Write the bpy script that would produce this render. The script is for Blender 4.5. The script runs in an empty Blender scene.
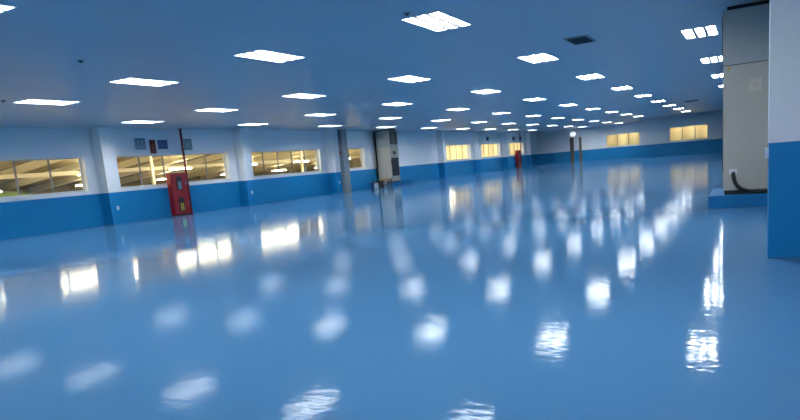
import bpy, bmesh, math, random
from mathutils import Vector, Matrix
random.seed(4)
sc = bpy.context.scene
COL = sc.collection
CAM_Z = 1.128
CEIL = 3.128
DADO = 1.04            # height of the blue wall paint
WL = -18.56            # face of the left wall
WR = 0.55              # face of the right wall
YB = -5.5              # back wall, behind the camera
YF1, YF2 = 55.4, 62.4  # the two far walls (stepped)
XS = -7.75             # the step between them

# ------------------------------------------------------------------ helpers
class MB:
    def __init__(self): self.bm = bmesh.new(); self.mi = 0
    def _set(self, faces):
        for f in faces: f.material_index = self.mi
    def box(self, x0, x1, y0, y1, z0, z1, bevel=0.0, mi=None):
        if mi is not None: self.mi = mi
        bm = self.bm
        vs = [bm.verts.new((x, y, z)) for x in (x0, x1) for y in (y0, y1) for z in (z0, z1)]
        idx = [(0,1,3,2),(4,6,7,5),(0,4,5,1),(2,3,7,6),(0,2,6,4),(1,5,7,3)]
        fs = [bm.faces.new([vs[i] for i in q]) for q in idx]
        self._set(fs)
        if bevel:
            es = {e for f in fs for e in f.edges}
            r = bmesh.ops.bevel(bm, geom=list(es), offset=bevel, segments=2, affect='EDGES', profile=0.6)
            self._set(r['faces'])
        return self
    def tube(self, pts, r, n=10, cap=True, radii=None):
        bm = self.bm; pts = [Vector(p) for p in pts]; rings = []
        up = None
        for i, p in enumerate(pts):
            d = (pts[min(i+1, len(pts)-1)] - pts[max(i-1, 0)]).normalized()
            if up is None:
                up = Vector((0,0,1)) if abs(d.z) < 0.9 else Vector((1,0,0))
            a = d.cross(up).normalized(); b = a.cross(d).normalized(); up = b
            rr = radii[i] if radii else r
            rings.append([bm.verts.new(p + a*rr*math.cos(2*math.pi*k/n) + b*rr*math.sin(2*math.pi*k/n)) for k in range(n)])
        fs = []
        for A, B in zip(rings, rings[1:]):
            for k in range(n):
                f = bm.faces.new([A[k], A[(k+1)%n], B[(k+1)%n], B[k]]); f.smooth = True; fs.append(f)
        if cap:
            fs.append(bm.faces.new(rings[0][::-1])); fs.append(bm.faces.new(rings[-1]))
        self._set(fs); return self
    def lathe(self, prof, c=(0,0,0), n=20):
        """profile [(r,z)] spun about the vertical through c"""
        bm = self.bm; rings = []; fs = []
        for r, z in prof:
            rings.append([bm.verts.new((c[0]+max(r,1e-4)*math.cos(2*math.pi*k/n), c[1]+max(r,1e-4)*math.sin(2*math.pi*k/n), c[2]+z)) for k in range(n)])
        for A, B in zip(rings, rings[1:]):
            for k in range(n):
                f = bm.faces.new([A[k], A[(k+1)%n], B[(k+1)%n], B[k]]); f.smooth = True; fs.append(f)
        fs.append(bm.faces.new(rings[0][::-1])); fs.append(bm.faces.new(rings[-1]))
        self._set(fs); return self
    def poly(self, pts, depth):
        """closed outline extruded by the vector depth"""
        bm = self.bm; d = Vector(depth)
        a = [bm.verts.new(p) for p in pts]; b = [bm.verts.new(Vector(p)+d) for p in pts]
        fs = [bm.faces.new(a[::-1]), bm.faces.new(b)]
        n = len(a)
        for i in range(n): fs.append(bm.faces.new([a[i], a[(i+1)%n], b[(i+1)%n], b[i]]))
        self._set(fs); return self
    def build(self, name, mats, parent=None, kind=None, label=None):
        bmesh.ops.recalc_face_normals(self.bm, faces=self.bm.faces)
        me = bpy.data.meshes.new(name); self.bm.to_mesh(me); self.bm.free()
        for m in (mats if isinstance(mats, (list, tuple)) else [mats]): me.materials.append(m)
        o = bpy.data.objects.new(name, me); COL.objects.link(o)
        if parent: o.parent = parent
        if kind: o['kind'] = kind
        if label: o['label'] = label
        return o

def tag(o, label, cat, group=None):
    o['label'] = label; o['category'] = cat
    if group: o['group'] = group
    return o
def thing(name, label, cat, loc=(0,0,0), rz=0, group=None):
    o = bpy.data.objects.new(name, None); COL.objects.link(o); o.empty_display_size = 0.1
    o.location = loc; o.rotation_euler = (0,0,rz)
    return tag(o, label, cat, group)
def dup(root, loc, label=None, group=None):
    r = root.copy(); COL.objects.link(r); r.location = loc
    if label: r['label'] = label
    if group: r['group'] = group
    for ch in list(root.children):
        c = ch.copy(); COL.objects.link(c); c.parent = r
        for g in list(ch.children):
            d = g.copy(); COL.objects.link(d); d.parent = c
    return r

# ------------------------------------------------------------------ materials
def mat(name, col, rough=0.5, spec=0.5, metal=0.0, emit=None, estr=0.0, noise=0.0, nscale=6.0, bump=0.0):
    m = bpy.data.materials.new(name); m.use_nodes = True
    nt = m.node_tree; N = nt.nodes; L = nt.links; b = N['Principled BSDF']
    b.inputs['Base Color'].default_value = (*col, 1); b.inputs['Roughness'].default_value = rough
    b.inputs['Specular IOR Level'].default_value = spec; b.inputs['Metallic'].default_value = metal
    if emit:
        b.inputs['Emission Color'].default_value = (*emit, 1); b.inputs['Emission Strength'].default_value = estr
    if noise or bump:
        g = N.new('ShaderNodeNewGeometry'); t = N.new('ShaderNodeTexNoise')
        t.inputs['Scale'].default_value = nscale; t.inputs['Detail'].default_value = 4
        L.new(g.outputs['Position'], t.inputs['Vector'])
        if noise:
            mx = N.new('ShaderNodeMix'); mx.data_type = 'RGBA'
            mx.inputs['A'].default_value = (*[c*(1-noise) for c in col], 1)
            mx.inputs['B'].default_value = (*[min(1, c*(1+noise)) for c in col], 1)
            L.new(t.outputs['Fac'], mx.inputs['Factor']); L.new(mx.outputs['Result'], b.inputs['Base Color'])
        if bump:
            bp = N.new('ShaderNodeBump'); bp.inputs['Strength'].default_value = bump; bp.inputs['Distance'].default_value = 0.01
            L.new(t.outputs['Fac'], bp.inputs['Height']); L.new(bp.outputs['Normal'], b.inputs['Normal'])
    return m

BLUE = (0.008, 0.22, 0.50)
WHITE = (0.88, 0.89, 0.90)
def two_tone():
    """white wall paint above the dado line, blue below it"""
    m = bpy.data.materials.new('two_tone_wall_paint'); m.use_nodes = True
    N = m.node_tree.nodes; L = m.node_tree.links; b = N['Principled BSDF']
    g = N.new('ShaderNodeNewGeometry'); s = N.new('ShaderNodeSeparateXYZ'); L.new(g.outputs['Position'], s.inputs[0])
    gt = N.new('ShaderNodeMath'); gt.operation = 'GREATER_THAN'; gt.inputs[1].default_value = DADO
    L.new(s.outputs['Z'], gt.inputs[0])
    t = N.new('ShaderNodeTexNoise'); t.inputs['Scale'].default_value = 1.3; L.new(g.outputs['Position'], t.inputs['Vector'])
    mx = N.new('ShaderNodeMix'); mx.data_type = 'RGBA'
    mx.inputs['A'].default_value = (*BLUE, 1); mx.inputs['B'].default_value = (*WHITE, 1)
    L.new(gt.outputs[0], mx.inputs['Factor'])
    mu = N.new('ShaderNodeMix'); mu.data_type = 'RGBA'; mu.blend_type = 'MULTIPLY'; mu.inputs['Factor'].default_value = 0.12
    L.new(mx.outputs['Result'], mu.inputs['A']); L.new(t.outputs['Color'], mu.inputs['B'])
    L.new(mu.outputs['Result'], b.inputs['Base Color'])
    b.inputs['Roughness'].default_value = 0.45; b.inputs['Specular IOR Level'].default_value = 0.25
    return m

def floor_mat():
    m = bpy.data.materials.new('blue_epoxy_floor'); m.use_nodes = True
    N = m.node_tree.nodes; L = m.node_tree.links; b = N['Principled BSDF']
    g = N.new('ShaderNodeNewGeometry')
    # faint mottling of the resin
    t = N.new('ShaderNodeTexNoise'); t.inputs['Scale'].default_value = 0.35; t.inputs['Detail'].default_value = 5
    L.new(g.outputs['Position'], t.inputs['Vector'])
    mx = N.new('ShaderNodeMix'); mx.data_type = 'RGBA'
    mx.inputs['A'].default_value = (0.058, 0.174, 0.335, 1); mx.inputs['B'].default_value = (0.074, 0.202, 0.370, 1)
    L.new(t.outputs['Fac'], mx.inputs['Factor']); L.new(mx.outputs['Result'], b.inputs['Base Color'])
    # trowel ripples: one coarse wave, one fine orange peel
    mp = N.new('ShaderNodeMapping'); mp.inputs['Rotation'].default_value = (0, 0, 0.5); mp.inputs['Scale'].default_value = (1.0, 2.6, 1.0)
    L.new(g.outputs['Position'], mp.inputs['Vector'])
    n1 = N.new('ShaderNodeTexNoise'); n1.inputs['Scale'].default_value = 3.0; n1.inputs['Detail'].default_value = 2
    n2 = N.new('ShaderNodeTexNoise'); n2.inputs['Scale'].default_value = 8.0; n2.inputs['Detail'].default_value = 1
    L.new(mp.outputs['Vector'], n1.inputs['Vector']); L.new(mp.outputs['Vector'], n2.inputs['Vector'])
    b1 = N.new('ShaderNodeBump'); b1.inputs['Strength'].default_value = 0.2; b1.inputs['Distance'].default_value = 0.0022
    b2 = N.new('ShaderNodeBump'); b2.inputs['Strength'].default_value = 0.5; b2.inputs['Distance'].default_value = 0.0019
    L.new(n1.outputs['Fac'], b1.inputs['Height']); L.new(n2.outputs['Fac'], b2.inputs['Height'])
    L.new(b1.outputs['Normal'], b2.inputs['Normal']); L.new(b2.outputs['Normal'], b.inputs['Normal'])
    b.inputs['Roughness'].default_value = 0.072; b.inputs['IOR'].default_value = 1.5; b.inputs['Specular IOR Level'].default_value = 0.02
    return m

def ceiling_mat():
    m = bpy.data.materials.new('white_ceiling_panels'); m.use_nodes = True
    N = m.node_tree.nodes; L = m.node_tree.links; b = N['Principled BSDF']
    g = N.new('ShaderNodeNewGeometry')
    mp = N.new('ShaderNodeMapping'); mp.inputs['Rotation'].default_value = (0, 0, math.pi/2)
    L.new(g.outputs['Position'], mp.inputs['Vector'])
    br = N.new('ShaderNodeTexBrick'); br.inputs['Scale'].default_value = 1.0
    br.inputs['Brick Width'].default_value = 5.076; br.inputs['Row Height'].default_value = 1.046
    br.inputs['Mortar Size'].default_value = 0.006; br.inputs['Mortar Smooth'].default_value = 0.2
    br.inputs['Color1'].default_value = (0.34, 0.42, 0.50, 1); br.inputs['Color2'].default_value = (0.36, 0.435, 0.51, 1)
    br.inputs['Mortar'].default_value = (0.30, 0.36, 0.43, 1)
    L.new(mp.outputs['Vector'], br.inputs['Vector']); L.new(br.outputs['Color'], b.inputs['Base Color'])
    t = N.new('ShaderNodeTexNoise'); t.inputs['Scale'].default_value = 1.2; L.new(g.outputs['Position'], t.inputs['Vector'])
    bp = N.new('ShaderNodeBump'); bp.inputs['Strength'].default_value = 0.25; bp.inputs['Distance'].default_value = 0.01
    L.new(t.outputs['Fac'], bp.inputs['Height']); L.new(bp.outputs['Normal'], b.inputs['Normal'])
    b.inputs['Roughness'].default_value = 0.32; b.inputs['Specular IOR Level'].default_value = 0.35
    return m

def glass_mat():
    m = bpy.data.materials.new('window_glass'); m.use_nodes = True
    N = m.node_tree.nodes; L = m.node_tree.links
    N.remove(N['Principled BSDF']); out = N['Material Output']
    tr = N.new('ShaderNodeBsdfTransparent'); tr.inputs[0].default_value = (0.97, 0.97, 0.93, 1)
    gl = N.new('ShaderNodeBsdfGlossy'); gl.inputs['Roughness'].default_value = 0.02
    mx = N.new('ShaderNodeMixShader'); mx.inputs[0].default_value = 0.05; L.new(tr.outputs[0], mx.inputs[1]); L.new(gl.outputs[0], mx.inputs[2])
    L.new(mx.outputs[0], out.inputs['Surface'])
    return m

def rib_mat(name, c0, c1, axis, period):
    """ribbed sheet: fine vertical ribs along one axis"""
    m = bpy.data.materials.new(name); m.use_nodes = True
    N = m.node_tree.nodes; L = m.node_tree.links; b = N['Principled BSDF']
    g = N.new('ShaderNodeNewGeometry'); s = N.new('ShaderNodeSeparateXYZ'); L.new(g.outputs['Position'], s.inputs[0])
    mu = N.new('ShaderNodeMath'); mu.operation = 'MULTIPLY'; mu.inputs[1].default_value = 2*math.pi/period; L.new(s.outputs[axis], mu.inputs[0])
    si = N.new('ShaderNodeMath'); si.operation = 'SINE'; L.new(mu.outputs[0], si.inputs[0])
    mr = N.new('ShaderNodeMapRange'); mr.inputs['From Min'].default_value = -1; L.new(si.outputs[0], mr.inputs['Value'])
    mx = N.new('ShaderNodeMix'); mx.data_type = 'RGBA'; mx.inputs['A'].default_value = (*c0, 1); mx.inputs['B'].default_value = (*c1, 1)
    L.new(mr.outputs[0], mx.inputs['Factor']); L.new(mx.outputs['Result'], b.inputs['Base Color'])
    b.inputs['Roughness'].default_value = 0.6
    return m

M_wall = two_tone(); M_floor = floor_mat(); M_ceil = ceiling_mat(); M_glass = glass_mat()
M_blue = mat('blue_plinth_paint', (0.010, 0.14, 0.34), 0.65, 0.15, noise=0.06, nscale=3)
M_frame = mat('white_window_frame', (0.70, 0.70, 0.66), 0.4)
M_mull = mat('grey_mullion', (0.20, 0.21, 0.22), 0.45)
M_tube = mat('lamp_diffuser', (0.9, 0.9, 0.9), 0.4, emit=(0.92, 0.98, 1.0), estr=53.0)
M_rim = mat('white_lamp_housing', (0.72, 0.75, 0.78), 0.35)
M_div = mat('grey_lamp_divider', (0.26, 0.27, 0.28), 0.5)
M_red = mat('red_enamel', (0.30, 0.006, 0.013), 0.4, noise=0.1, nscale=5)
M_redpipe = mat('dark_red_pipe_paint', (0.20, 0.012, 0.028), 0.4)
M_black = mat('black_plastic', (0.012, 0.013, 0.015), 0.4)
M_grille = mat('black_grille', (0.018, 0.022, 0.035), 0.5)
M_beige = mat('beige_enamelled_steel', (0.43, 0.40, 0.34), 0.45, noise=0.04, nscale=2)
M_beige2 = mat('grey_green_steel', (0.36, 0.38, 0.36), 0.45, noise=0.04, nscale=2)
M_greycol = mat('grey_steel_casing', (0.23, 0.27, 0.29), 0.5, noise=0.05, nscale=2)
M_brown2 = mat('grey_brown_door_paint', (0.16, 0.13, 0.10), 0.5)
M_brown = mat('dark_brown_door_paint', (0.085, 0.066, 0.050), 0.45, noise=0.2, nscale=4)
M_white = mat('white_plastic', (0.75, 0.77, 0.80), 0.4)
M_hallwall = mat('tan_hall_cladding', (0.27, 0.225, 0.12), 0.8, noise=0.35, nscale=0.8)
M_hallroof = mat('ochre_roof_sheet', (0.26, 0.215, 0.12), 0.8, noise=0.4, nscale=0.9)
M_hallfloor = mat('tan_hall_floor', (0.40, 0.33, 0.18), 0.6, noise=0.2, nscale=0.5)
M_cream = mat('cream_steel', (0.80, 0.73, 0.54), 0.5, noise=0.08, nscale=2)
M_green = mat('green_sheeting', (0.20, 0.30, 0.08), 0.6, noise=0.2, nscale=1)
M_rib = rib_mat('cream_ribbed_sheet', (0.72, 0.62, 0.40), (0.92, 0.84, 0.60), 'X', 1.1)
M_addedlamp = mat('added_dim_warm_lamp', (1, 1, 1), 0.4, emit=(1.0, 0.90, 0.68), estr=13.0)  # for the unseen lamps added behind the far windows
M_halllamp = mat('warm_lamp', (1, 1, 1), 0.4, emit=(1.0, 0.92, 0.72), estr=46.0)

# ------------------------------------------------------------------ room shell
f = MB(); f.box(WL-0.3, WR+0.3, YB-0.3, YF2+0.3, -0.2, 0.0); f.build('floor', M_floor, kind='structure')

Z0, Z1 = 1.15, 2.24          # window sill and head
WIN = [(-5.2, 0.1), (1.35, 6.55), (7.8, 13.08), (14.28, 19.5), (20.85, 25.85), (27.4, 30.0), (40.75, 45.2), (47.4, 51.75), (53.9, 58.1)]
wl = MB()
wl.box(WL-0.3, WL, YB, YF2, 0, Z0); wl.box(WL-0.3, WL, YB, YF2, Z1, CEIL)
ys = [YB] + [v for w in WIN for v in w] + [YF2]
for i in range(0, len(ys), 2): wl.box(WL-0.3, WL, ys[i], ys[i+1], Z0, Z1)
wl.build('wall_left', M_wall, kind='structure')

PIL = [0.49 + 6.48*k for k in (0, 1, 2, 3, 4, 5, 6, 7, 8, 9)]
for k, y in enumerate(PIL):
    if k == 5: continue       # hidden behind the air conditioner
    p = MB(); p.box(WL, -18.12, y, y+0.47, 0, CEIL)
    p.build('trim_%d' % (k+1), M_wall, kind='structure')

def window(n, y0, y1, step):
    """framed window in the left wall, panes about `step` wide"""
    m = MB(); xa, xb = WL-0.24, WL-0.19; w = 0.045
    m.box(xa, xb, y0, y1, Z0, Z0+w); m.box(xa, xb, y0, y1, Z1-w, Z1)
    m.box(xa, xb, y0, y0+w, Z0+w, Z1-w); m.box(xa, xb, y1-w, y1, Z0+w, Z1-w)
    fr = m.build('window_%d' % n, M_frame, kind='structure')
    k = max(1, round((y1-y0)/step)); d = (y1-y0)/k
    for i in range(1, k):
        MB().box(xa+0.005, xb-0.005, y0+i*d-0.022, y0+i*d+0.022, Z0+w, Z1-w).build('mullion', M_mull, fr)
    for i in range(k):
        a = y0+i*d+(w if i == 0 else 0.022); b = y0+(i+1)*d-(w if i == k-1 else 0.022)
        MB().box(xa+0.02, xa+0.026, a, b, Z0+w, Z1-w).build('pane', M_glass, fr)
for i, (a, b) in enumerate(WIN): window(i+1, a, b, 1.06)

# far walls: the left one stands 7 m further back than the right one
def far_window(n, x0, x1, y, k, m_):
    m = MB(); ya, yb = y+0.10, y+0.15; w = 0.045
    m.box(x0, x1, ya, yb, Z0, Z0+w); m.box(x0, x1, ya, yb, Z1-w, Z1)
    m.box(x0, x0+w, ya, yb, Z0+w, Z1-w); m.box(x1-w, x1, ya, yb, Z0+w, Z1-w)
    fr = m.build('window_%d' % n, M_frame, kind='structure'); d = (x1-x0)/k
    for i in range(1, k):
        MB().box(x0+i*d-0.03, x0+i*d+0.03, ya+0.005, yb-0.005, Z0+w, Z1-w).build('mullion', M_mull, fr)
    for i in range(k):
        a = x0+i*d+(w if i == 0 else 0.03); b = x0+(i+1)*d-(w if i == k-1 else 0.03)
        MB().box(a, b, ya+0.02, ya+0.026, Z0+w, Z1-w).build('pane', M_glass, fr)
def far_wall(name, x0, x1, y, wx0, wx1, opening=None):
    w = MB()
    segs = [(x0, x1)] if not opening else [(x0, opening[0]), (opening[1], x1)]
    for a, b in segs:
        if a < wx0 and wx1 < b:
            w.box(a, wx0, y, y+0.2, 0, CEIL); w.box(wx1, b, y, y+0.2, 0, CEIL)
            w.box(wx0, wx1, y, y+0.2, 0, Z0); w.box(wx0, wx1, y, y+0.2, Z1, CEIL)
        else: w.box(a, b, y, y+0.2, 0, CEIL)
    if opening: w.box(opening[0], opening[1], y, y+0.2, opening[2], CEIL)
    return w.build(name, M_wall, kind='structure')
DX0, DX1, DZ = -15.30, -14.20, 2.40
far_wall('wall_back', WL, XS, YF2, -11.92, -8.95, (DX0, DX1, DZ-0.08))
far_wall('wall_front', XS, WR, YF1, -5.68, -2.95)
MB().box(XS, XS+0.2, YF1+0.2, YF2+0.2, 0, CEIL).build('wall_inner', M_wall, kind='structure')
far_window(20, -11.92, -8.95, YF2, 3, M_rib)
far_window(21, -5.68, -2.95, YF1, 3, M_rib)
MB().box(WR, WR+0.3, YB, YF1+0.2, 0, CEIL).build('wall_right', M_wall, kind='structure')
MB().box(WL-0.3, WR+0.3, YB-0.3, YB, 0, CEIL).build('wall_rear', M_wall, kind='structure')
# right pilaster close to the camera
MB().box(0.14, WR, 6.68, 7.12, 0, CEIL).build('trim_20', M_wall, kind='structure')

# brown door in the far left wall
d = MB()
d.box(DX0, DX0+0.36, YF2-0.06, YF2+0.16, 0, DZ-0.08)
dr = d.build('door_1', M_brown, kind='structure')
MB().box(DX1-0.24, DX1, YF2-0.03, YF2+0.16, 0, DZ-0.10).build('door_jamb', M_brown2, dr)
MB().box(DX0+0.36, DX1-0.24, YF2+0.02, YF2+0.07, 0, DZ-0.08).build('door_leaf', M_wall, dr)
MB().box(DX1-0.32, DX1-0.28, YF2-0.05, YF2+0.02, 1.0, 1.14).build('door_handle', M_black, dr)

# ------------------------------------------------------------------ neighbouring hall beyond the left windows
HX0, HX1, HY0, HY1 = -44.0, WL-0.3, -8.0, 59.6
def roof_z(x): return 4.35 + (x-HX1)*0.105     # the roof falls away from our wall
h = MB(); h.box(HX0, HX1, HY0, HY1, -0.2, -0.02); h.build('floor_hall', M_hallfloor, kind='structure')
h = MB(); h.poly([(HX0, HY0, roof_z(HX0)), (HX1, HY0, roof_z(HX1)), (HX1, HY1, roof_z(HX1)), (HX0, HY1, roof_z(HX0))], (0,0,0.2))
h.build('ceiling_hall', M_hallroof, kind='structure')
MB().box(HX0-0.2, HX0, HY0, HY1, -0.2, 4.6).build('wall_hall_side', M_hallwall, kind='structure')
MB().box(HX0, HX1, HY0-0.2, HY0, -0.2, 4.6).build('wall_hall_rear', M_hallwall, kind='structure')
MB().box(HX0, HX1, HY1, HY1+0.2, -0.2, 4.6).build('wall_hall_end', M_rib, kind='structure')
MB().box(HX1-0.04, HX1-0.001, HY0, HY1, Z1+0.15, 4.6).build('wall_hall_upper', M_hallwall, kind='structure')
# rafters, posts, lamps
raf = None
RY = [-5.6+3.2*k for k in range(21)]
for k, y in enumerate(RY):
    m = MB(); w = 0.14
    a, b = HX0+0.02, HX1-0.06
    for dz0, dz1, ww in ((-0.36, -0.28, w), (-0.28, -0.06, 0.03), (-0.06, 0.0, w)):
        m.poly([(a, y-ww, roof_z(a)+dz0), (b, y-ww, roof_z(b)+dz0), (b, y-ww, roof_z(b)+dz1), (a, y-ww, roof_z(a)+dz1)], (0, 2*ww, 0))
    m.build('trim_%d' % (40+k), M_cream, kind='structure')
    for px in ((-27.5,) if k % 4 == 1 else ()):
        m = MB(); m.box(px-0.07, px+0.07, y-0.07, y+0.07, -0.02, roof_z(px-0.07)-0.37)
        m.build('trim_%d' % (100+k), M_cream, kind='structure')
for k, x in enumerate((-24.8, -34.0)):
    m = MB(); m.box(x-0.05, x+0.05, HY0+0.02, HY1-0.02, roof_z(x-0.05)-0.60, roof_z(x-0.05)-0.38)
    m.build('trim_%d' % (140+k), M_cream, kind='structure')
for x, hl, ys_ in ((-21.2, 1.7, [-0.8+6.4*k for k in range(10)]), (-26.2, 1.9, [-0.8+6.4*k for k in range(10)]), (-32.4, 0.8, [-2.4+6.4*k for k in range(9)]), (-37.4, 0.8, [0.8+6.4*k for k in range(9)])):
    lamp0 = None
    for y in ys_:
        zt = roof_z(x)-0.8
        if lamp0 is None:
            lamp0 = thing('hall_lamp', '', 'lamp', (x, y, zt))
            MB().box(-0.06, 0.06, -hl-0.02, hl+0.02, 0.0, 0.06).build('lamp_housing', M_cream, lamp0)
            MB().box(-0.16, 0.16, -hl, hl, -0.07, 0.0, 0.02).build('lamp_tube', M_halllamp, lamp0)
            for q in (-0.7*hl, 0.7*hl): MB().tube([(0, q, 0.06), (0, q, 0.79)], 0.012, 6).build('hanger', M_cream, lamp0)
            o = lamp0
        else: o = dup(lamp0, (x, y, zt))
        o['label'] = 'warm lamp hanging under the roof of the hall behind the left windows'
        o['group'] = 'lamps in the neighbouring hall'
# roll of green sheeting low in the hall, seen through the leftmost window
g = MB()
g.poly([(-39, 17.2, 0.0), (-39, 23.5, 0.0), (-39, 23.5, 1.35), (-39, 21.0, 1.75), (-39, 17.2, 1.6)], (-3.0, 0, 0))
tag(g.build('sheet_stack', M_green), 'green sheeted stack seen through the leftmost window of the hall', 'stack')

# rooms behind the two far windows, each lit by an added, unseen lamp
for n, (x0, x1, y, nm) in enumerate(((-12.6, -8.3, YF2+0.2, 'wall_behind_left'), (-6.4, -2.2, YF1+0.2, 'wall_behind_right'))):
    for nm2, bx in (('back', (x0, x1, y+1.4, y+1.5, 0.5, 3.0)), ('left', (x0-0.1, x0, y, y+1.5, 0.5, 3.0)), ('right', (x1, x1+0.1, y, y+1.5, 0.5, 3.0)),
                    ('floor', (x0, x1, y, y+1.5, 0.4, 0.5)), ('ceiling', (x0, x1, y, y+1.5, 3.0, 3.1))):
        st = MB().box(*bx).build(nm+'_'+nm2, M_rib, kind='structure')
    xm, ym = (x0+x1)/2, y+0.7
    MB().box(xm-1.45, xm+1.45, ym-0.10, ym+0.10, 2.92, 2.998, 0.015).build('lamp_tube', M_addedlamp, st)

# ------------------------------------------------------------------ ceiling lights
LX = {'Z': -4.00+3.1396, 'A': -4.00, 'B': -4.00-3.1396, 'C': -4.00-2*3.1396, 'D': -4.00-3*3.1396, 'E': -4.00-4*3.1396}
ROWS = {'Z': (-2, 5), 'A': (-2, 8), 'B': (-2, 8), 'C': (-2, 10), 'D': (-2, 10), 'E': (-2, 9)}
COLN = {'Z': 'rightmost column beside the beige cabinet', 'A': 'second column from the right', 'B': 'third column from the right',
        'C': 'fourth column from the right', 'D': 'fifth column from the right', 'E': 'leftmost column along the windowed wall'}
VIS = {'Z': (1, 5), 'A': (0, 8), 'B': (-1, 8), 'C': (0, 10), 'D': (0, 10), 'E': (1, 9)}
ORD = ['nearest', 'second', 'third', 'fourth', 'fifth', 'sixth', 'seventh', 'eighth', 'ninth', 'tenth', 'eleventh']
def make_light():
    """recessed troffer: three trough strips between dividers, let into an opening of the ceiling"""
    t = thing('ceiling_light', '', 'light')
    m = MB(); a, b, w, D = 0.30, 0.60, 0.020, 0.052
    m.box(-a, a, -b, -b+w, -0.006, D); m.box(-a, a, b-w, b, -0.006, D); m.box(-a, -a+w, -b+w, b-w, -0.006, D); m.box(a-w, a, -b+w, b-w, -0.006, D)
    m.box(-a, a, -b, b, D, D+0.01)
    m.build('frame', M_rim, t)
    for cx in (-0.187, 0.0, 0.187):
        MB().box(cx-0.055, cx+0.055, -b+w+0.005, b-w-0.005, D-0.012, D-0.001, 0.004).build('lamp_strip', M_tube, t)
    for cx in (-0.0935, 0.0935):
        MB().poly([(cx-0.027, -b+w, -0.003), (cx+0.027, -b+w, -0.003), (cx+0.034, -b+w, D-0.001), (cx-0.034, -b+w, D-0.001)], (0, 2*(b-w), 0)).build('divider', M_div, t)
    return t
L0 = None
for c_ in 'ZABCDE':
    for r in range(ROWS[c_][0], ROWS[c_][1]+1):
        pos = (LX[c_], 8.816+5.0758*r, CEIL)
        if L0 is None: L0 = make_light(); o = L0; o.location = pos
        else: o = dup(L0, pos)
        v0, v1 = VIS[c_]
        if v0 <= r <= v1:
            o['label'] = 'white ceiling light, %s one in the %s' % (ORD[r-v0], COLN[c_]); o['group'] = 'ceiling lights in view'
        else:
            o['label'] = 'white ceiling light outside the picture or hidden by the cabinet'; o['group'] = 'ceiling lights out of view'

# the ceiling, open where the lights are let in
xe = sorted([WL-0.3, WR+0.3] + [v for k in LX for v in (LX[k]-0.298, LX[k]+0.298)])
ye = sorted([YB-0.3, YF2+0.3] + [v for r in range(-2, 11) for v in (8.816+5.0758*r-0.598, 8.816+5.0758*r+0.598)])
c = MB(); V = {}
def cv(i, j):
    if (i, j) not in V: V[i, j] = c.bm.verts.new((xe[i], ye[j], CEIL))
    return V[i, j]
for i in range(len(xe)-1):
    for j in range(len(ye)-1):
        mx_, my_ = (xe[i]+xe[i+1])/2, (ye[j]+ye[j+1])/2
        if any(abs(mx_-LX[k]) < 0.1 and any(abs(my_-(8.816+5.0758*r)) < 0.1 for r in range(ROWS[k][0], ROWS[k][1]+1)) for k in LX): continue
        c.bm.faces.new([cv(i, j), cv(i, j+1), cv(i+1, j+1), cv(i+1, j)])
c.build('ceiling', M_ceil, kind='structure')
MB().box(WL-0.3, WR+0.3, YB-0.3, YF2+0.3, CEIL+0.25, CEIL+0.35).build('ceiling_slab', M_wall, kind='structure')

# ceiling vents and detectors
def vent(name, label, x, y, wx, wy, n):
    t = thing(name, label, 'vent', (x, y, CEIL))
    m = MB(); a, b, w = wx/2, wy/2, 0.03
    m.box(-a, a, -b, -b+w, -0.02, 0); m.box(-a, a, b-w, b, -0.02, 0); m.box(-a, -a+w, -b+w, b-w, -0.02, 0); m.box(a-w, a, -b+w, b-w, -0.02, 0)
    m.build('frame', M_greycol, t)
    MB().box(-a+w, a-w, -b+w, b-w, -0.004, 0).build('backing', M_black, t)
    for i in range(n):
        yy = -b+w+(i+0.5)*(2*b-2*w)/n
        MB().poly([(-a+w, yy-0.012, -0.006), (-a+w, yy+0.012, -0.018), (-a+w, yy+0.016, -0.015), (-a+w, yy-0.008, -0.003)], (2*(a-w), 0, 0)).build('slat', M_grille, t)
vent('ceiling_vent', 'dark slatted air vent in the ceiling, near the camera', -2.78, 12.42, 0.42, 0.80, 12)
vent('ceiling_vent', 'thin dark air vent in the ceiling, far off near the right cabinet', -2.72, 37.0, 0.62, 0.9, 8)
for (x, y, lb, nm) in ((-4.05, 7.95, 'small dark detector on the ceiling beside the nearest light of the second column', 'smoke_detector'),
                   (-9.04, 6.59, 'small dark detector on the ceiling at the upper left', 'smoke_detector'),
                   (-13.48, 7.9, 'small dark detector on the ceiling at the far left edge', 'smoke_detector')):
    t = thing(nm, lb, 'detector', (x, y, CEIL))
    MB().lathe([(0.045, 0), (0.045, -0.01), (0.035, -0.018)]).build('base', M_greycol, t)
    MB().lathe([(0.026, -0.018), (0.022, -0.03), (0.010, -0.034)]).build('sensor', M_black, t)

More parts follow.
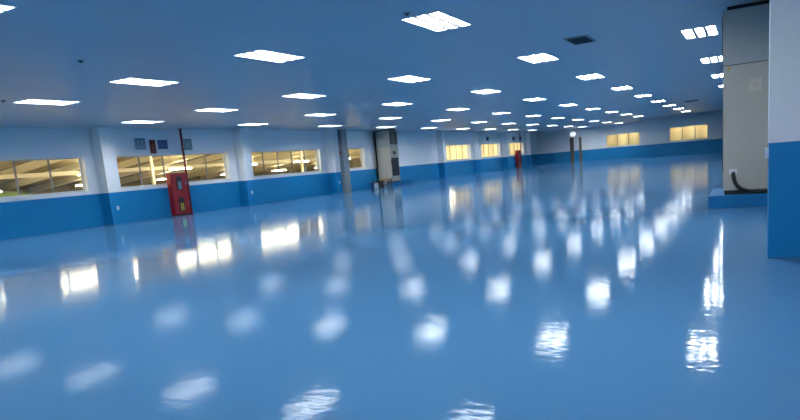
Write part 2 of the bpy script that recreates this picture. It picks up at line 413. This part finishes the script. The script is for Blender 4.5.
# ------------------------------------------------------------------ fire cabinet on the left wall
def fire_cabinet(loc, label):
    t = thing('fire_cabinet', label, 'fire cabinet', loc, 0, 'red fire cabinets')
    D, W, H = 0.24, 0.74, 1.54
    m = MB(); m.box(0, D-0.03, 0, W, 0.02, H, 0.008); m.build('body', M_red, t)
    MB().box(0.02, D-0.05, 0.02, W-0.02, 0.0, 0.03).build('plinth', M_black, t)
    for z0, z1, ct, nm in ((0.80, H-0.02, M_steel, 'upper'), (0.05, 0.78, M_yellow, 'lower')):
        m = MB(); m.box(D-0.03, D, 0.015, W-0.015, z0, z1, 0.006); dr_ = m.build('door', M_red, t)
        za, zb = (0.92, 1.42) if nm == 'upper' else (0.14, 0.66)
        cy = 0.34; hw = 0.13
        # dark arched window
        pts = [(D, cy-hw, za), (D, cy+hw, za)] + [(D, cy+hw*math.cos(math.pi*k/10), zb-hw+hw*math.sin(math.pi*k/10)) for k in range(11)]
        MB().poly(pts, (0.006, 0, 0)).build('window', M_black, dr_)
        if nm == 'upper':
            m = MB(); m.lathe([(0.055, 0.0), (0.075, 0.02), (0.075, 0.24), (0.03, 0.31), (0.03, 0.36)], (D+0.012, cy+0.02, za+0.02), 16)
        else:
            m = MB(); m.box(D+0.006, D+0.012, cy-0.07, cy-0.005, za+0.03, za+0.30); m.box(D+0.006, D+0.012, cy+0.02, cy+0.085, za+0.03, za+0.30)
            m.box(D+0.006, D+0.012, cy-0.07, cy+0.085, za+0.15, za+0.18)
        if nm == 'upper':
            # keep the bottle picture flat behind the glass
            m.bm.free(); m = MB(); m.poly([(D+0.006, cy-0.06, za+0.03), (D+0.006, cy+0.09, za+0.03), (D+0.006, cy+0.09, za+0.25), (D+0.006, cy+0.05, za+0.32), (D+0.006, cy-0.02, za+0.32), (D+0.006, cy-0.06, za+0.25)], (0.006, 0, 0))
        m.build('label_plate', ct, dr_)
        MB().box(D, D+0.03, W-0.10, W-0.07, (z0+z1)/2-0.06, (z0+z1)/2+0.06, 0.005).build('handle', M_steel, dr_)
    return t
M_steel = mat('blue_grey_label', (0.16, 0.27, 0.36), 0.4)
M_yellow = mat('yellow_label', (0.50, 0.46, 0.06), 0.5)
fire_cabinet((WL+0.001, 16.23, 0), 'tall red fire cabinet with two dark windows below the second window from the left')
fire_cabinet((WL+0.10, 55.35, 0), 'small distant red fire cabinet below the last window of the left wall')
def pipe(x, y, label):
    t = thing('fire_pipe', label, 'pipe', (x, y, 0), 0, 'red fire pipes')
    MB().tube([(0, 0, 0.02), (0, 0, CEIL-0.02)], 0.042, 12).build('riser', M_redpipe, t)
    for z in (0.0, CEIL-0.02): MB().lathe([(0.075, z), (0.075, z+0.02)], n=14).build('flange', M_redpipe, t)
    for z in (0.6, 1.45, 2.35): MB().lathe([(0.055, z), (0.055, z+0.05)], n=14).build('coupling', M_redpipe, t)
pipe(-18.40, 17.045, 'dark red vertical pipe rising to the ceiling beside the near fire cabinet')
pipe(-18.30, 56.4, 'thin dark red pipe rising to the ceiling beside the distant fire cabinet')

# signs over the second window
def sign(name, label, y0, y1, z0, z1, m_plate, marks, m_mark, x=WL):
    t = thing(name, label, 'sign', (x+0.001, (y0+y1)/2, (z0+z1)/2))
    a, b = (y1-y0)/2, (z1-z0)/2
    MB().box(0, 0.012, -a, a, -b, b, 0.003).build('plate', m_plate, t)
    mk = MB()
    for (u0, u1, v0, v1) in marks: mk.box(0.012, 0.015, u0*a, u1*a, v0*b, v1*b)
    mk.build('markings', m_mark, t)
M_signgrey = mat('pale_grey_sign', (0.30, 0.40, 0.48), 0.5)
M_signblue = mat('dark_blue_sign', (0.035, 0.085, 0.23), 0.5)
M_signred = mat('dark_red_sign', (0.16, 0.012, 0.010), 0.5)
M_signgreen = mat('grey_green_sign', (0.15, 0.25, 0.26), 0.5)
M_signdark = mat('dark_navy_sign', (0.04, 0.05, 0.10), 0.5)
M_mk1 = mat('grey_ink', (0.13, 0.20, 0.28), 0.5); M_mk2 = mat('orange_ink', (0.35, 0.07, 0.015), 0.5)
M_mk3 = mat('pale_blue_ink', (0.08, 0.15, 0.32), 0.5); M_mk4 = mat('pale_green_ink', (0.22, 0.33, 0.33), 0.5)
sign('wall_sign', 'pale grey square sign, leftmost over the second window', 15.10, 15.54, 2.42, 2.82, M_signgrey,
     [(-0.85, -0.1, 0.55, 0.85), (0.1, 0.85, 0.55, 0.85), (-0.85, -0.6, -0.1, 0.45), (0.6, 0.85, -0.1, 0.45), (-0.15, 0.15, -0.1, 0.85), (-0.7, 0.8, -0.35, -0.2), (-0.5, 0.8, -0.8, -0.65)], M_mk1)
sign('wall_sign', 'tall dark red sign over the second window', 15.70, 15.96, 2.27, 2.75, M_signred,
     [(-0.5, 0.5, 0.25, 0.35), (-0.4, 0.4, 0.0, 0.1), (-0.4, 0.4, -0.3, -0.2), (-0.15, 0.15, -0.2, 0.6)], M_mk2)
sign('wall_sign', 'dark blue square sign right of the red sign', 16.06, 16.50, 2.42, 2.74, M_signblue,
     [(-0.7, 0.7, 0.3, 0.5), (-0.7, 0.4, -0.1, 0.05), (-0.7, 0.6, -0.5, -0.35)], M_mk3)
sign('wall_sign', 'grey green square sign right of the red pipe', 17.26, 17.66, 2.36, 2.78, M_signgreen,
     [(-0.5, 0.5, -0.5, 0.5)], M_mk4)
sign('wall_sign', 'small dark sign over the second window from the far end', 48.6, 49.2, 2.46, 2.76, M_signdark, [(-0.6, 0.6, -0.1, 0.1)], M_mk1)
sign('wall_sign', 'small dark sign left of the distant red pipe', 55.0, 55.75, 2.40, 2.76, M_signdark, [(-0.6, 0.6, -0.1, 0.1)], M_mk1)
sign('wall_sign', 'small dark sign right of the distant red pipe', 57.0, 57.6, 2.46, 2.76, M_signdark, [(-0.6, 0.6, -0.1, 0.1)], M_mk1)

# white sockets low on the pilasters
def socket(y, label, z=0.53, x=-18.12):
    t = thing('wall_socket', label, 'socket', (x+0.001, y, z), 0, 'white sockets on the left pilasters')
    MB().box(0, 0.012, -0.045, 0.045, -0.065, 0.065, 0.004).build('plate', M_white, t)
    m = MB()
    for v in (-0.02, 0.02): m.box(0.012, 0.014, v-0.006, v+0.006, -0.015, 0.015)
    m.build('slots', M_black, t)
socket(13.70, 'white socket low on the nearest pilaster in view, left of the red cabinet')
socket(20.17, 'white socket low on the pilaster between the second and third windows')
socket(26.64, 'white socket low on the pilaster beside the grey casing')

# grey steel casing next to the third pilaster
t = thing('column_casing', 'grey steel column casing standing from floor to ceiling left of the tall air conditioner', 'column', (-18.5, 26.96, 0))
MB().box(-0.06, 0.56, 0, 0.46, 0.0, CEIL-0.001, 0.006).build('casing', M_greycol, t)
MB().box(0.38, 0.46, -0.035, 0.0, 1.93, 2.07, 0.004).build('call_point', M_red, t, label='small red call point')
MB().box(-0.058, 0.564, -0.004, 0.464, 0.0, 0.10).build('skirting', M_greycol, t)

# ------------------------------------------------------------------ the two tall air conditioners
def air_conditioner(loc, rz, label, w, d, h, seam, cable=False):
    """front face looks along +Y of the unit, origin at its base centre; w along X, d along Y"""
    t = thing('air_conditioner', label, 'air conditioner', loc, rz)
    a, b = w/2, d/2
    MB().box(-a+0.02, a-0.02, -b+0.02, b-0.02, 0.0, 0.07).build('base', M_black, t)
    m = MB(); m.box(-a, a, -b, b, 0.07, seam-0.004, 0.010); m.build('body', M_beige, t)
    MB().box(-a+0.012, a-0.012, -b+0.012, b-0.012, seam-0.006, seam+0.006).build('seam', M_black, t)
    m = MB(); m.box(-a, a, -b, b, seam+0.004, h, 0.010); pl = m.build('outlet_box', M_beige2, t)
    # two tall outlet grilles in the upper box, an intake grille below
    for (x0, x1) in ((-a+0.05, -0.03), (0.03, a-0.05)):
        gr = MB().box(x0, x1, b, b+0.008, seam+0.08, h-0.06).build('outlet_grille', M_black, pl)
        n = 12
        s = MB()
        for i in range(n):
            z = seam+0.10+i*(h-seam-0.18)/n
            s.poly([(x0+0.01, b+0.008, z), (x0+0.01, b+0.020, z+0.012), (x0+0.01, b+0.020, z+0.018), (x0+0.01, b+0.008, z+0.006)], (x1-x0-0.02, 0, 0))
        s.build('louvre', M_grille, gr)
    g0, g1 = 0.36, 1.36
    gr = MB().box(-a+0.07, a-0.07, b, b+0.008, g0, g1).build('intake_grille', M_black, t)
    s = MB(); n = 22
    for i in range(n):
        z = g0+0.02+i*(g1-g0-0.04)/n
        s.box(-a+0.08, a-0.08, b+0.008, b+0.016, z, z+0.018)
    s.build('louvre', M_grille, gr)
    MB().box(-0.16, 0.16, b, b+0.006, 1.55, 1.72, 0.003).build('control_panel', M_grille, t)
    MB().box(a-0.03, a-0.005, b, b+0.02, 1.0, 1.2, 0.004).build('handle', M_black, t)
    return t, pl
# left one against the left wall, front towards the room (+X)
MB_ = MB(); MB_.box(-18.559, -17.28, 30.75, 32.9, 0.0, 0.20, 0.012)
tag(MB_.build('plinth', M_blue), 'low blue plinth under the tall air conditioner by the left wall', 'plinth')
acl, _ = air_conditioner((-17.98, 31.47, 0.20), -math.pi/2, 'tall beige air conditioner with black grilles standing against the left wall', 0.95, 0.94, 2.86, 2.02)
# black refrigerant pipe and cable up its left side
MB().box(-0.42, 0.42, -0.42, 0.42, 2.86, CEIL-0.20-0.002).build('gap_shadow_block', M_black, acl)  # black block stands in for the shaded gap above the unit
MB().tube([(0.475+0.045, -0.40, 0.0), (0.475+0.045, -0.40, 2.85)], 0.045, 10).build('drain_pipe', M_black, acl)
# right one beside the near pilaster, its side towards the camera, front towards the room (-X)
m2 = MB(); m2.box(-0.61, WR-0.001, 11.48, 13.2, 0.0, 0.20, 0.012)
tag(m2.build('plinth', M_blue), 'low blue plinth under the tall beige cabinet on the right', 'plinth')
acr, pl = air_conditioner((0.06, 12.08, 0.20), math.pi/2, 'tall beige air conditioner cabinet behind the near white and blue pillar', 0.96, 0.92, 2.86, 2.03)
# in the unit's frame the side seen by the camera is -X: local x = -(... ) ; world (x, y) -> local (y-12.08, -(x-0.06))
def lc(x, y, z): return (y-12.08, -(x-0.06), z-0.20)
sx = -0.48
def side_box(x0, x1, z0, z1, th, bevel=0.0):
    return MB().box(sx-th, sx, -(x1-0.06), -(x0-0.06), z0-0.20, z1-0.20, bevel)
side_box(-0.31, -0.20, 0.53, 0.61, 0.02, 0.006).build('outlet_plate', M_white, acr, label='white outlet plate')
pts = [(-0.25, 11.56, 0.545), (-0.25, 11.49, 0.52), (-0.235, 11.47, 0.44), (-0.20, 11.47, 0.36), (-0.12, 11.49, 0.285), (0.0, 11.52, 0.245), (0.10, 11.53, 0.240), (0.25, 11.54, 0.245), (0.40, 11.55, 0.28), (0.52, 11.56, 0.30)]
def smooth(P, n=6):
    P = [Vector(p) for p in P]; out = []
    for i in range(len(P)-1):
        p0, p1, p2, p3 = P[max(i-1,0)], P[i], P[i+1], P[min(i+2, len(P)-1)]
        for k in range(n):
            t_ = k/n; out.append(0.5*((2*p1)+(p2-p0)*t_+(2*p0-5*p1+4*p2-p3)*t_**2+(3*p1-p0-3*p2+p3)*t_**3))
    return out+[P[-1]]
m = MB(); m.tube([lc(*p) for p in smooth(pts)], 0.030, 10); m.build('cable', M_black, acr, label='thick black cable')
side_box(-0.335, -0.295, 2.16, 2.20, 0.012, 0.004).build('sticker', mat('yellow_sticker', (0.55, 0.36, 0.03), 0.5), acr, label='small yellow sticker')
m = side_box(-0.045, 0.135, 1.80, 1.99, 0.004, 0.001)
m.build('rating_plate', mat('faint_grey_print', (0.54, 0.48, 0.38), 0.5, noise=0.3, nscale=14), acr)
# shadow between unit and ceiling, put in as a solid black block
MB().box(-0.40, 0.44, -0.40, 0.40, 2.86, CEIL-0.20-0.002).build('gap_shadow_block', M_black, acr)

# small switch box on the side of the near pilaster
t = thing('switch_box', 'small white switch box on the edge of the near blue pillar', 'switch', (0.139, 6.85, 0.95))
MB().box(-0.03, 0, -0.05, 0.05, -0.05, 0.05, 0.005).build('body', M_white, t)
MB().box(-0.036, -0.03, -0.02, 0.02, -0.02, 0.02, 0.002).build('rocker', M_greycol, t)

# white globe lamp over the far brown door
t = thing('door_lamp', 'white round lamp on the far wall over the dark brown door', 'lamp', (-14.98, YF2-0.0005, 2.62))
def dome(): 
    m = MB(); n = 16; rings = []
    for i in range(7):
        a = math.pi/2*i/6; rings.append((0.29*math.cos(a), 0.20*math.sin(a)))
    bm = m.bm; R_ = [[bm.verts.new((r*math.cos(2*math.pi*k/n), -0.03-d_, 0.70*r*math.sin(2*math.pi*k/n))) for k in range(n)] for r, d_ in rings[:-1]]
    top = bm.verts.new((0, -0.23, 0))
    for A, B in zip(R_, R_[1:]):
        for k in range(n): bm.faces.new([A[k], A[(k+1)%n], B[(k+1)%n], B[k]]).smooth = True
    for k in range(n): bm.faces.new([R_[-1][k], R_[-1][(k+1)%n], top]).smooth = True
    bm.faces.new(R_[0][::-1]); return m
dome().build('shade', mat('lit_white_shade', (0.9, 0.9, 0.9), 0.4, emit=(0.95, 0.98, 1), estr=0.9), t)
m = MB(); n = 20
m.poly([(0.31*math.cos(2*math.pi*k/n), 0, 0.23*math.sin(2*math.pi*k/n)) for k in range(n)], (0, -0.03, 0)); m.build('mount', M_white, t)

# ------------------------------------------------------------------ odds and ends at the foot of the left air conditioner
t = thing('wooden_stool', 'small tan wooden stool with dark legs in front of the left air conditioner', 'stool', (-17.47, 30.15, 0))
MB().box(-0.33, 0.33, -0.2, 0.2, 0.39, 0.47, 0.01).build('seat', mat('tan_wood', (0.36, 0.22, 0.10), 0.6, noise=0.25, nscale=12), t)
M_pale = mat('dark_wood', (0.07, 0.05, 0.04), 0.6)
for x in (-0.27, 0.27):
    for y in (-0.15, 0.15): MB().box(x-0.03, x+0.03, y-0.03, y+0.03, 0, 0.40, 0.004).build('leg', M_pale, t)
m = MB(); m.box(-0.27, 0.27, -0.165, -0.135, 0.13, 0.17); m.box(-0.27, 0.27, 0.135, 0.165, 0.13, 0.17); m.build('stretcher', M_pale, t)
t = thing('tool_bag', 'black tool bag on the floor left of the tan stool', 'bag', (-18.02, 30.32, 0))
m = MB(); m.poly([(-0.20, -0.13, 0), (0.20, -0.13, 0), (0.19, -0.13, 0.28), (0.10, -0.13, 0.40), (-0.10, -0.13, 0.40), (-0.19, -0.13, 0.28)], (0, 0.26, 0))
bmesh.ops.bevel(m.bm, geom=list(m.bm.edges), offset=0.02, segments=2, affect='EDGES'); m.build('body', M_black, t)
MB().tube([(0.10*math.cos(a), 0, 0.39+0.07*math.sin(a)) for a in [math.pi*k/10 for k in range(11)]], 0.012, 8).build('handle', M_black, t)
t = thing('jerrycan', 'white plastic canister on the floor in front of the black bag', 'canister', (-17.93, 29.90, 0))
MB().box(-0.10, 0.10, -0.07, 0.07, 0, 0.26, 0.025).build('body', M_white, t)
MB().lathe([(0.03, 0.26), (0.03, 0.30), (0.035, 0.30), (0.035, 0.33)], (-0.05, 0, 0)).build('cap', M_signdark, t)
MB().tube([(-0.01, 0, 0.25), (0.02, 0, 0.30), (0.06, 0, 0.30), (0.085, 0, 0.25)], 0.012, 8).build('handle', M_white, t)
t = thing('bucket', 'dark blue bucket on the floor left of the white canister', 'bucket', (-18.19, 29.98, 0))
m = MB(); m.lathe([(0.11, 0.0), (0.145, 0.28), (0.155, 0.28), (0.155, 0.30), (0.135, 0.30), (0.105, 0.02)]); m.build('body', M_signblue, t)
MB().tube([(0.15*math.cos(a), 0.0, 0.28+0.10*math.sin(a)) for a in [math.pi*k/10 for k in range(11)]], 0.006, 6).build('handle', M_greycol, t)
t = thing('pail', 'white plastic pail on the floor under the tan stool', 'pail', (-17.50, 30.15, 0))
MB().lathe([(0.085, 0.0), (0.105, 0.26), (0.112, 0.26), (0.112, 0.28), (0.09, 0.28), (0.08, 0.02)]).build('body', M_white, t)
MB().tube([(0.108*math.cos(a), 0.0, 0.262+0.07*math.sin(a)) for a in [math.pi*k/10 for k in range(11)]], 0.004, 6).build('handle', M_greycol, t)
t = thing('spray_bottle', 'green bottle standing on the floor behind the bucket by the wall', 'bottle', (-18.36, 30.35, 0))
MB().lathe([(0.07, 0.0), (0.075, 0.02), (0.075, 0.30), (0.03, 0.40), (0.03, 0.44)]).build('body', mat('dark_green_plastic', (0.02, 0.10, 0.05), 0.4), t)
MB().lathe([(0.034, 0.44), (0.034, 0.48)]).build('cap', M_black, t)

# ------------------------------------------------------------------ world, camera, view
w = bpy.data.worlds.new('world'); sc.world = w; w.use_nodes = True
w.node_tree.nodes['Background'].inputs[0].default_value = (0.35, 0.45, 0.6, 1)
w.node_tree.nodes['Background'].inputs[1].default_value = 0.2
cam = bpy.data.cameras.new('camera'); co = bpy.data.objects.new('camera', cam); COL.objects.link(co)
F = 631.06
cam.sensor_fit = 'HORIZONTAL'; cam.sensor_width = 36.0; cam.lens = F/800*36.0; cam.shift_y = 60/800; cam.clip_end = 300; cam.clip_start = 0.05
r = Vector((0.874166, 0.478183, -0.084705)); dn = Vector((0.00542, -0.184021, -0.982907)); fw = Vector((-0.485597, 0.858765, -0.163457))
co.matrix_world = Matrix(((r.x, -dn.x, -fw.x, 0), (r.y, -dn.y, -fw.y, 0), (r.z, -dn.z, -fw.z, CAM_Z), (0, 0, 0, 1)))
sc.camera = co
vs = sc.view_settings; sc.display_settings.display_device = 'sRGB'
vs.view_transform = 'Standard'; vs.look = 'None'; vs.gamma = 1.0; vs.use_curve_mapping = False; vs.exposure = 0.10
